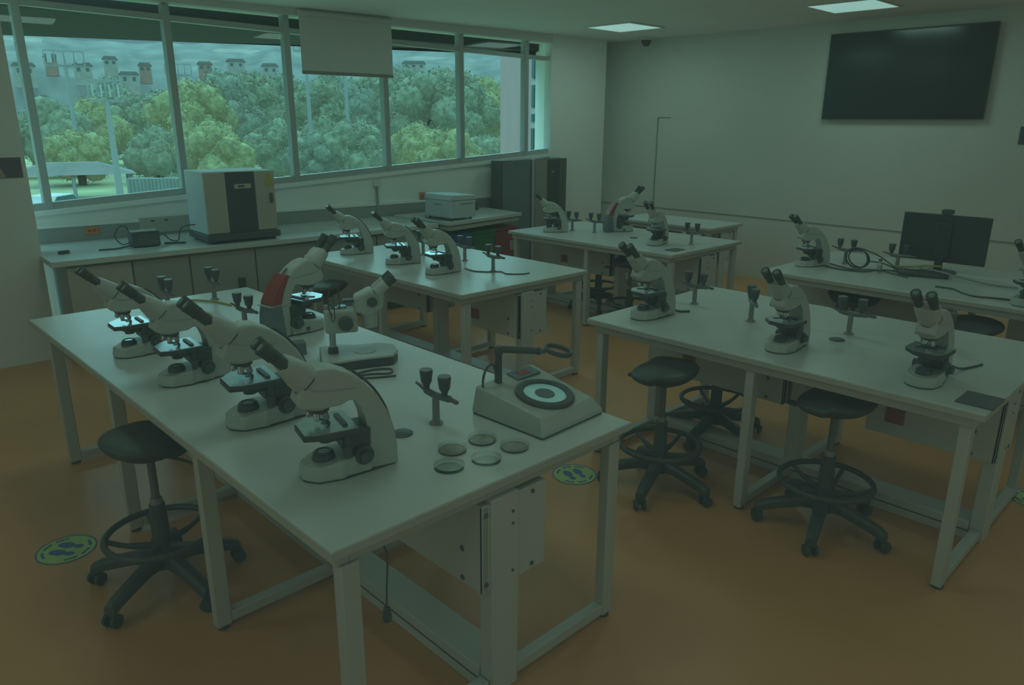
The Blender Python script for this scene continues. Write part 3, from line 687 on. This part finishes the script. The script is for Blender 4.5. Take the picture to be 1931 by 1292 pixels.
# centrifuge like box
t = thing('benchtop_machine', 'pale boxy benchtop machine with sloped lid on the side table', 'lab machine', (4.745, 5.815, .80))
B().b2(-.155, .155, -.21, .21, .02, .19).obj('body', 'ovenside', t, .010, seg=3)
B().prism([(-.16, .19), (.16, .19), (.155, .235), (-.15, .245)], -.215, .215).obj('lid', 'ovenside', t, .008, seg=3)
for x in (-.12, .12):
    for y in (-.17, .17): B().cyl((x, y, 0), (x, y, .022), .014).obj('foot', 'rubber', t)
B().b2(-.04, .12, -.212, -.21, .15, .165).obj('vent', 'cab', t)
B().b2(-.157, -.155, -.05, .05, .14, .155).obj('logo_strip', 'cab', t)
tag(B().box((5.37, 6.20, .80+.045), (.12, .08, .09)).obj('small_black_box', 'black', None, .006), 'small black box at the rear of the side table, right of the benchtop machine', 'box')
cable('machine_cord', [(4.60, 6.03, .81), (4.56, 5.95, .806), (4.545, 5.83, .806), (4.56, 5.70, .806), (4.59, 5.585, .806)], .006, 'black', 'black cord lying along the left side of the benchtop machine')
# power supply with cables
t = thing('power_supply', 'small black boxy power supply on the window counter with looping cables', 'power supply', (1.93, 6.13, .78), R(-4))
B().b2(-.10, .10, -.07, .07, .006, .125).obj('body', 'black', t, .008)
k = B(); 
for i in range(5): k.b2(-.06, .085, -.0715, -.070, .03+.016*i, .036+.016*i)
k.obj('vent_slots', 'slate', t)
k = B(); 
for x in (-.08, .08):
    for y in (-.05, .05): k.cyl((x, y, 0), (x, y, .008), .01)
k.obj('foot', 'rubber', t)
k = B(); k.tube([(-.10, .0, .04), (-.16, .0, .03), (-.20, .01, .09), (-.17, .02, .155), (-.12, .02, .165), (-.095, .02, .11)], .0045); k.obj('cable', 'black', t); k = B(); k.tube([(.10, .02, .07), (.15, .02, .08), (.20, .03, .03), (.26, .03, .02), (.28, .03, .10), (.34, .04, .13), (.42, .05, .13)], .005); k.obj('cable', 'black', t); k = B(); k.tube([(-.10, -.02, .02), (-.2, -.03, .007), (-.33, -.02, .007)], .006)
k.obj('cable', 'black', t)
tag(B().tube([(1.80, 6.02, .786), (1.90, 5.99, .786), (2.02, 6.0, .786), (2.08, 6.06, .786)], .004).obj('thin_cable', 'ovenside'), 'thin pale cable in front of the black power supply', 'cable')
tag(B().box((1.375, 6.17, .78+.012), (.075, .03, .024), rz=.3).obj('small_adapter', 'black', None, .005), 'tiny black adapter at the left end of the window counter', 'adapter')
tag(B().box((2.15, 6.10, .78+.008), (.16, .018, .016), rz=-.5).obj('black_bar', 'black', None, .003), 'thin black bar beside the incubator foot', 'bar')
# wall sockets, notices
def onwall(x, z, w, h, m, name, label, cat, t=.008, g=None):
    tt = thing(name, label, cat, (x, wy(x)-.014, z), WANG, g)
    B().b2(-w/2, w/2, -t, 0.013, 0, h).obj('plate', m, tt, .002)
    return tt
n1 = onwall(1.73, .825, .10, .065, 'orange', 'orange_notice', 'orange notice on the wall left of the power supply', 'notice', g='orange notices above the counter')
n2 = onwall(4.91, .925, .085, .075, 'orange', 'orange_notice', 'small orange notice left of the benchtop machine', 'notice', g='orange notices above the counter')
for n in (n1, n2):
    k = B(); k.b2(-.03, -.005, -.0095, -.008, .025, .042); k.b2(.005, .03, -.0095, -.008, .025, .042); k.obj('printed_mark', 'redp', n)
w = onwall(2.30, .80, .42, .13, 'panel', 'socket_panel', 'grey socket panel on the wall behind the power supply', 'socket panel')
for i in range(2): B().b2(-.12+.11*i, -.09+.11*i, -.010, -.008, .095, .11).obj('switch', 'black', w)
k = thing('wall_conduit', 'thin white conduit up the wall behind the middle bench', 'conduit', (4.35, wy(4.35)-.022, .79), WANG)
B().b2(-.012, .012, -.008, .010, 0, .33).obj('channel', 'white', k, .002)
B().b2(-.03, .03, -.010, .010, .30, .36).obj('junction_plate', 'wall', k, .003)
# cabinet between counter and pillar
t = thing('storage_cabinet', 'tall dark grey cabinet with a pale edge pipe between the windows and the pillar', 'cabinet', (6.32, 6.17, 0))
B().b2(-.58, .50, -.04, .13, 0.02, 1.315).obj('carcass', 'cabdark', t, .004)
B().b2(-.57, -.14, -.062, -.04, .03, 1.305).obj('door', 'slate', t, .003)
B().b2(-.06, .14, -.062, -.04, .03, 1.305).obj('door', 'blindbar', t, .003)
B().b2(.15, .36, -.056, -.04, .03, 1.305).obj('door', 'rubber', t, .003)
B().cyl((-.10, -.06, .02), (-.10, -.06, 1.32), .022).obj('edge_pipe', 'alu', t)
B().b2(.22, .26, -.060, -.056, 1.16, 1.175).obj('handle', 'chrome', t)
B().b2(-.58, .50, -.04, .12, 0, .02).obj('plinth', 'cabdark', t)

# ------------------------------------------------------------------ back right bench: monitor, cables
t = thing('computer_monitor', 'black computer monitor with a webcam on top on the back right bench', 'monitor', (5.60, 1.58, Z), R(-90))
B().b2(-.27, .27, -.012, .012, .07, .39).obj('panel', 'bezel', t, .006)
B().b2(-.262, .262, .0125, .014, .08, .382).obj('screen', 'tv', t)
B().b2(-.05, .05, -.030, -.010, .10, .34).obj('rear_hump', 'bezel', t, .01)
B().b2(-.025, .025, -.035, -.012, .01, .20).obj('stand_neck', 'bezel', t, .004)
B().lathe([(0, 0), (.11, 0), (.11, .008), (.03, .014), (0, .014)]).obj('stand_base', 'bezel', t)
w = B(); w.b2(-.035, .035, -.025, .028, .393, .425); w.obj('webcam', 'black', t, .008)
t = thing('black_case', 'flat black case with a yellow strap lying below the monitor', 'case', (5.36, 1.60, Z), R(-72))
B().b2(-.15, .15, -.06, .06, 0, .035).obj('body', 'black', t, .01)
B().tube([(-.19, .03, .045), (-.08, .035, .050), (.02, .06, .062), (.10, .055, .064)], .007).obj('strap', 'yellow', t)
c = B()
c.torus((5.30, 2.02, Z+.075), .075, .006, mtx=Matrix.Rotation(R(75), 4, 'Y') @ Matrix.Rotation(R(0), 4, 'X')); 
c.torus((5.315, 2.01, Z+.072), .071, .005, mtx=Matrix.Rotation(R(68), 4, 'Y'))
tag(c.obj('cable_coil', 'black'), 'upright black coil of cable on the back right bench', 'cable coil')
cs = [[(5.30, 2.20, .01), (5.27, 2.12, .006), (5.22, 2.0, .006), (5.24, 1.86, .02), (5.25, 1.75, .01), (5.20, 1.64, .008)],
      [(5.34, 2.02, .14), (5.33, 1.90, .11), (5.32, 1.80, .06), (5.30, 1.72, .03), (5.27, 1.64, .008)],
      [(5.20, 2.2, .008), (5.16, 2.05, .006), (5.20, 1.92, .006), (5.28, 1.82, .02), (5.34, 1.72, .01)],
      [(5.38, 1.97, .05), (5.36, 1.86, .05), (5.33, 1.76, .03), (5.28, 1.66, .02)]]
for i, p in enumerate(cs):
    cable('tangled_cable', [(x, y, Z+z) for x, y, z in p], .005, 'black', ['black cable running from the left microscope along the cable strewn bench', 'black cable drooping from the top of the coil on the back right bench', 'black cable lying in front of the coil on the back right bench', 'short black cable between the coil and the monitor'][i])
cable('pale_cable', [(5.33, 1.66, Z+.06), (5.33, 1.5, Z+.05), (5.32, 1.36, Z+.03), (5.33, 1.2, Z+.01), (5.34, 1.05, Z+.01)], .006, 'white', 'pale cable running in front of the monitor to the right')
cable('loose_cable', [(5.03, 1.42, Z+.007), (5.03, 1.32, Z+.007), (4.96, 1.25, Z+.005), (4.91, 1.17, Z+.005), (4.94, 1.08, Z+.005), (4.96, 1.0, Z+.005)], .005, 'black', 'thin black cable winding toward the microscope at the right edge')
tag(B().box((4.80+.03, .86, Z+.004), (.012, .16, .008)).obj('black_pen', 'black', None, .002), 'black pen lying at the right edge of the back right bench', 'pen')
# small bottle on the bench and bits
t = thing('small_bottle', 'small pale bottle on the cable strewn bench left of the monitor', 'bottle', (5.30, 1.86, Z))
B().lathe([(0, 0), (.018, 0), (.018, .05), (.010, .06), (.010, .075), (0, .075)], seg=18).obj('bottle_body', 'scope', t)
B().cyl((0, 0, .075), (0, 0, .088), .012).obj('cap', 'black', t)

# ------------------------------------------------------------------ floor stickers
def sticker(x, y, rz, label):
    t = thing('floor_sticker', label, 'floor sticker', (x, y, 0), rz, 'round distance stickers on the floor'); t.scale = (.76, .76, 1)
    B().lathe([(0, .0005), (.148, .0005), (.148, .0014), (0, .0014)], seg=56).obj('disc', 'stick', t)
    k = B(); k.lathe([(.141, .0014), (.149, .0014), (.149, .0020), (.141, .0020)], seg=56); k.obj('rim', 'stickblue', t)
    k = B()
    for s in (-1, 1):
        for yy, a, b in ((.025, .028, .048), (-.045, .020, .026)):
            vs = [k.bm.verts.new((s*.038+a*math.cos(2*PI*i/20), yy+b*math.sin(2*PI*i/20), .0022)) for i in range(20)]; k.bm.faces.new(vs)
    k.obj('footprints', 'stickblue', t, smooth=False)
    for a0, a1 in ((35, 145), (215, 325)):
        n = 11; k = B()
        for i in range(n):
            if i % 4 == 3: continue
            a = R(a0+(a1-a0)*i/(n-1)); k.box((.115*math.cos(a), .115*math.sin(a), .0020), (.014, .020, .0008), rz=a)
        k.obj('ring_marks', 'stickblue', t, smooth=False)
sticker(.550, 3.243, R(40), 'round yellow green floor sticker with footprints, left of the stool')
sticker(2.613, 2.242, R(-20), 'round yellow green floor sticker with footprints between the near and right benches')
sticker(4.02, .56-.02, R(0), 'round floor sticker cut by the right edge of the picture')

# ------------------------------------------------------------------ outdoors
GZ = -4.0
def az(a, d, z=GZ): return (d*math.sin(R(a)), d*math.cos(R(a)), z)
struct(B().b2(-60, 260, 8.5, 300, GZ-.2, GZ).obj('ground', 'grass', smooth=False))
h = B(); n = 90; fr = []; bk = []
for i in range(n+1):
    a = 2+58*i/n
    hh = 34+5*noise.noise(Vector((a*.08, 1.3, 0)))+3*noise.noise(Vector((a*.35, 5, 0)))
    x, y, _ = az(a, 255); fr.append((h.bm.verts.new((x, y, GZ)), h.bm.verts.new((x*1.05, y*1.05, GZ+hh*.55)), h.bm.verts.new((x*1.2, y*1.2, GZ+hh))))
for p, q in zip(fr, fr[1:]):
    for k in range(2): h.bm.faces.new((p[k], q[k], q[k+1], p[k+1]))
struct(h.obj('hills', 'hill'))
KIND = ['bushy mid green tree outside the windows', 'dark bluish green tree outside the windows', 'light yellowish green tree outside the windows']
def crown(rad, h0, h1, m, seed, parent):
    rnd = random.Random(seed); b = B()
    nb = 20
    for i in range(nb):
        t_ = i/(nb-1); zc = h0+(h1-h0)*(.12+.80*t_); a = i*2.4+rnd.random(); rr_ = rad*(.80*math.sin(PI*(.20+.72*t_)))*rnd.uniform(.5, 1)
        r_ = rad*rnd.uniform(.26, .44)*(1-.2*t_)
        r = bmesh.ops.create_icosphere(b.bm, subdivisions=3, radius=r_)
        c = Vector((rr_*math.cos(a), rr_*math.sin(a), zc))
        for v in r['verts']:
            n_ = v.co.normalized(); k = 1+.22*noise.noise(n_*2.3+Vector((seed, i, 0)))+.24*noise.noise(n_*7+Vector((i, seed, 3)))+.16*noise.noise(n_*17+Vector((i, 3, seed)))
            v.co = n_*r_*k + c
        for q in range(300):
            n_ = Vector((rnd.gauss(0, 1), rnd.gauss(0, 1), rnd.gauss(0, 1))).normalized()
            k = 1+.22*noise.noise(n_*2.3+Vector((seed, i, 0)))+.1
            p = c+n_*r_*k*rnd.uniform(.90, 1.16); u_ = Vector((rnd.gauss(0, 1), rnd.gauss(0, 1), rnd.gauss(0, 1))).normalized(); w_ = u_.cross(n_).normalized()
            z_ = rad*rnd.uniform(.018, .045)
            b.bm.faces.new([b.bm.verts.new(p+u_*z_), b.bm.verts.new(p+w_*z_*.7), b.bm.verts.new(p-u_*z_), b.bm.verts.new(p-w_*z_*.7)])
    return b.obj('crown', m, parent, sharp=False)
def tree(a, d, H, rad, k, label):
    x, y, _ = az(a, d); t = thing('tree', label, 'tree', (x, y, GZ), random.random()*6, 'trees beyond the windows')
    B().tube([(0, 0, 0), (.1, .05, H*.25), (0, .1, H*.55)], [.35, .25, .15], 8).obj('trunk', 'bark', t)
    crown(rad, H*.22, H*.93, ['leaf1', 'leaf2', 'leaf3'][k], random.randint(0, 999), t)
tr = [ # azimuth, dist, height, radius, kind, label
 (13.2, 100, 10.5, 4.6, 0, 'low green tree seen through the left end pane'), (15.5, 108, 11.5, 5.0, 2, 'yellow green tree behind the second light mast'),
 (17.5, 95, 12.5, 5.2, 0, 'mid green tree just left of the second mullion'), (19.4, 112, 13.5, 5.8, 1, 'dark tree behind the second mullion'),
 (21.6, 92, 12.0, 5.2, 2, 'yellowish tree right of the second mullion'), (23.6, 105, 14.2, 6.0, 1, 'big bluish tree in the middle of the third pane'),
 (25.6, 98, 14.0, 6.0, 0, 'large round green tree in the third pane'), (27.8, 106, 14.5, 5.8, 1, 'dark tree just left of the third mullion'),
 (29.8, 96, 13.0, 5.5, 0, 'green tree below the roller blind, left part'), (31.8, 104, 14.0, 6.0, 1, 'dark tree below the roller blind, right part'),
 (33.8, 92, 13.5, 5.6, 0, 'green tree behind the mullion right of the blind'), (35.8, 100, 15.0, 6.4, 1, 'tall dark tree in the pane right of the blind'),
 (37.8, 90, 14.0, 6.0, 0, 'green tree left of the fifth mullion'), (39.8, 84, 13.8, 5.6, 0, 'tall green tree behind the fifth mullion'),
 (41.6, 78, 12.5, 5.0, 2, 'yellow green tree beside the pink facade'), (14.3, 72, 5.0, 3.2, 2, 'small yellow shrubby tree low in the left pane'),
 (22.8, 74, 6.5, 3.6, 2, 'small bright tree in front of the big bluish tree'), (26.8, 76, 6.8, 3.4, 0, 'small green tree low in the third pane'),
 (32.6, 70, 6.6, 3.6, 0, 'small green tree low under the blind'), (36.8, 66, 6.2, 3.6, 2, 'bright yellow green bush low in the pane right of the blind'),
 (39.0, 62, 6.0, 3.2, 2, 'bright low bush next to the fifth mullion'), (19.0, 70, 5.6, 3.2, 0, 'small tree low beside the second mullion'),
 (29.4, 68, 5.6, 3.0, 1, 'small dark tree low by the third mullion'), (41.8, 56, 5.5, 2.8, 0, 'low green bush beside the pink facade'),
 (9.6, 90, 8.0, 3.8, 0, 'green tree at the left end of the windows'), (16.6, 150, 20, 7.5, 1, 'distant dark tree above the left pane roofs'),
 (34.8, 150, 19, 8, 1, 'distant dark tree above the pane right of the blind'), (30.8, 150, 18, 8, 1, 'distant dark tree under the blind bar'), (38.4, 140, 19, 8, 0, 'distant tree crown near the eave at the right')]
for i, (a_, d_, H_, r_, k_, lb_) in enumerate(tr):
    low = d_ < 77 or d_ < 58
    if d_ >= 140: nd = 185 + 22*(i % 3)
    elif low: nd = 68 + 12*(i % 2)
    else: nd = 92 + 21*(i % 4)
    q = nd/d_; top = (H_*.83-5.7)*(.62 if a_ < 20.5 else .92)
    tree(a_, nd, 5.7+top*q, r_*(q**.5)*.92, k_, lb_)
# light masts
def mast(a, d, H, label, w=3.2):
    x, y, _ = az(a, d); t = thing('light_mast', label, 'light mast', (x, y, GZ), R(-a), 'floodlight masts in the park')
    B().cyl((0, 0, 0), (0, 0, H), .24, .15, 12).obj('pole', 'polem', t)
    k = B(); k.b2(-w/2, w/2, -.06, .06, H-.1, H+.05); k.b2(-w/2, w/2, -.06, .06, H+1.2, H+1.32)
    for i in range(5): k.b2(-w/2+i*w/4-.06, -w/2+i*w/4+.06, -.05, .05, H, H+1.25)
    k.obj('lamp_frame', 'polem', t)
    for i in range(4): B().b2(-w/2+i*w/4+.2, -w/2+(i+1)*w/4-.2, -.25, -.05, H+.2, H+1.0).obj('floodlight', 'white', t)
mast(14.35, 84, 10.6, 'taller light mast in the left pane', 3.2)
mast(16.4, 58, 7.0, 'nearer light mast in the left pane with long lamp frame', 2.0)
mast(20.9, 106, 11.2, 'light mast beside the second mullion', 3.0)
mast(29.25, 83, 12.6, 'light mast half hidden by the blind, left one', 2.2)
mast(31.9, 83, 11.6, 'light mast under the roller blind, right one', 2.2)
# houses on the hill
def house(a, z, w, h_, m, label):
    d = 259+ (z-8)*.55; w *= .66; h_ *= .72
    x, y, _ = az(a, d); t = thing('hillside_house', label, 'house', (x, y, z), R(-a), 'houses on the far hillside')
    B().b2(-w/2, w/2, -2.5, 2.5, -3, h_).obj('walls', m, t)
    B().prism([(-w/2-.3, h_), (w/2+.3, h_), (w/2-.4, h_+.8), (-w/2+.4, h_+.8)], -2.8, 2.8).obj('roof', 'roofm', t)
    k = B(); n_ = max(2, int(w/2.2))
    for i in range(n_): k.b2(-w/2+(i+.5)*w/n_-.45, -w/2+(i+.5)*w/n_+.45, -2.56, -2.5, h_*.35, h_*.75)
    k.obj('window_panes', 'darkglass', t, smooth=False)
for a, z, w, h_, m, lb in [(12.1, 13.5, 8, 4, 'house', 'pale house at the far left on the hillside'), (13.6, 17, 5, 3, 'housered', 'small brick house high behind the taller light mast'),
                           (15.3, 14.5, 7, 3.5, 'house', 'small pale house between the two left light masts'), (16.9, 17, 5.5, 3, 'house', 'tiny pale house high on the hillside in the left pane'),
                           (17.9, 12.0, 7.5, 4, 'house', 'wide pale house behind the left pane trees'), (18.9, 15.5, 5, 3, 'housered', 'small brick coloured house near the second mullion'),
                           (22.6, 16.5, 6, 3, 'housered', 'brick house on the ridge left in the third pane'), (24.6, 17.5, 8, 3, 'house', 'long pale house on the ridge in the third pane'),
                           (26.8, 16.0, 7, 3.5, 'house', 'pale house on the ridge near the third mullion'), (36.8, 18.5, 11, 2.5, 'house', 'long low pale house high on the right hillside')]:
    house(a, z, w, h_, m, lb)
# fence and canopy
t = thing('park_fence', 'long pale fence of upright bars at the edge of the park', 'fence', (0, 0, GZ))
k = B(); k2 = B(); k3 = B()
for i in range(110):
    a = 17+25*i/110; d = 60-.25*(a-17)
    x, y, _ = az(a, d); x2, y2, _ = az(a+25/110, 60-.25*(a+25/110-17))
    k.box((x, y, .9), (.22, .22, 1.8))
    k2.tube([(x, y, 1.75), (x2, y2, 1.75)], .09, 6, 0); k3.tube([(x, y, .4), (x2, y2, .4)], .09, 6, 0)
o = k.obj('upright', 'fence', t, smooth=False); o['kind'] = 'stuff'; k2.obj('rail', 'fence', t, smooth=False); k3.obj('rail', 'fence', t, smooth=False)
x, y, _ = az(13.8, 66)
t = thing('park_shelter', 'low shelter with a dark flat hipped roof in the left pane', 'shelter', (x, y, GZ), R(-14))
k = B(); 
ra = [k.bm.verts.new((sx*4.2, sy*2.5, 1.9)) for sx, sy in ((-1,-1),(1,-1),(1,1),(-1,1))]; rb = [k.bm.verts.new((sx*1.8, sy*.6, 2.7)) for sx, sy in ((-1,-1),(1,-1),(1,1),(-1,1))]
k.bm.faces.new(ra); k.bm.faces.new(rb)
for i in range(4): k.bm.faces.new((ra[i], ra[(i+1)%4], rb[(i+1)%4], rb[i]))
k.obj('roof', 'roofm', t, smooth=False)
for sx in (-3.8, 0, 3.8):
    for sy in (-2.1, 2.1): B().cyl((sx, sy, 0), (sx, sy, 1.9), .12).obj('post', 'polem', t)
def car(a, d, m, label, rz):
    x, y, _ = az(a, d); t = thing('parked_car', label, 'car', (x, y, GZ), rz, 'parked cars outside')
    B().prism([(-2.1, .35), (-2.1, .8), (-1.5, .95), (-1.0, 1.45), (.5, 1.48), (1.1, 1.0), (2.0, .85), (2.15, .4)], -.85, .85).obj('body', m, t, .08)
    B().prism([(-1.4, .95), (-.95, 1.4), (.45, 1.42), (1.0, 1.0)], -.87, .87).obj('side_glass', 'darkglass', t)
    for x_ in (-1.35, 1.35):
        for y_ in (-.85, .85): B().cyl((x_, y_-.1, .33), (x_, y_+.1, .33), .33).obj('wheel', 'rubber', t)
car(12.6, 53, 'carw', 'white car parked at the far left below the shelter', R(40))
car(16.0, 49, 'card', 'dark car parked below the shelter roof', R(60))
# annex building seen at the right of the windows
def pl(a, d): return (d*math.sin(R(a)), d*math.cos(R(a)))
p1 = pl(43.05, 26); p2 = pl(45.35, 17); p3 = pl(49.5, 16)
t = thing('annex_building', 'pinkish facade of the neighbouring wing at the right end of the windows', 'building', (0, 0, GZ))
B().prism([p1, p2, (p2[0]*1.5, p2[1]*1.5), (p1[0]*1.3, p1[1]*1.3)], 0, 8.3, 'xy').obj('pink_wall', 'facade', t, smooth=False)
B().prism([p2, p3, (p3[0]*1.5, p3[1]*1.5), (p2[0]*1.5, p2[1]*1.5)], 0, 8.6, 'xy').obj('window_wing', 'white', t, smooth=False)
d = Vector((p3[0]-p2[0], p3[1]-p2[1], 0)); L_ = d.length; d.normalize(); ang = math.atan2(d.y, d.x); nrm = Vector((d.y, -d.x, 0))
if nrm.dot(Vector((-p2[0], -p2[1], 0))) < 0: nrm = -nrm
for i in range(2):
    for zz, hh in ((4.7, .95), (5.7, .25), (6.0, .55), (6.6, .7), (7.35, .5)):
        c = Vector((p2[0], p2[1], 0))+d*(.065+.10*i)+nrm*.02
        B().box((c.x, c.y, zz+hh/2), (.078, .04, hh-.09), rz=ang).obj('wing_window', 'darkglass', t, smooth=False)

# ------------------------------------------------------------------ world and light
w = bpy.data.worlds.new('world'); bpy.context.scene.world = w; w.use_nodes = True
N = w.node_tree.nodes; L = w.node_tree.links; bg = N['Background']
tc = N.new('ShaderNodeTexCoord'); sx = N.new('ShaderNodeSeparateXYZ'); rp = N.new('ShaderNodeValToRGB')
L.new(tc.outputs['Generated'], sx.inputs[0]); L.new(sx.outputs['Z'], rp.inputs['Fac']); L.new(rp.outputs['Color'], bg.inputs['Color'])
rp.color_ramp.elements[0].position = 0.0; rp.color_ramp.elements[0].color = (.095, .23, .22, 1)
rp.color_ramp.elements[1].position = .5; rp.color_ramp.elements[1].color = (.85, 2.05, 2.2, 1)
e = rp.color_ramp.elements.new(.10); e.color = (.105, .24, .27, 1)
e = rp.color_ramp.elements.new(.18); e.color = (.30, .72, .80, 1)
bg.inputs['Strength'].default_value = 1.12
sun = bpy.data.lights.new('sky_glow', 'SUN'); sun.energy = .95; sun.angle = R(80); sun.color = (.45, 1, .93)
so = bpy.data.objects.new('sky_glow', sun); C.objects.link(so)
so.rotation_euler = Vector((-.30, -.85, -.62)).to_track_quat('-Z', 'Y').to_euler()

sc = bpy.context.scene
vs = sc.view_settings
vs.view_transform = 'Standard'; vs.look = 'None'; vs.exposure = 0; vs.gamma = 1
# low contrast tone curve of the print: blacks sit a little above zero
vs.use_curve_mapping = True
cm = vs.curve_mapping
for i, l in enumerate((.0085, .0155, .0135)):
    c = cm.curves[i]; c.points[0].location = (0, l); c.points[1].location = (1, 1)
cm.update()
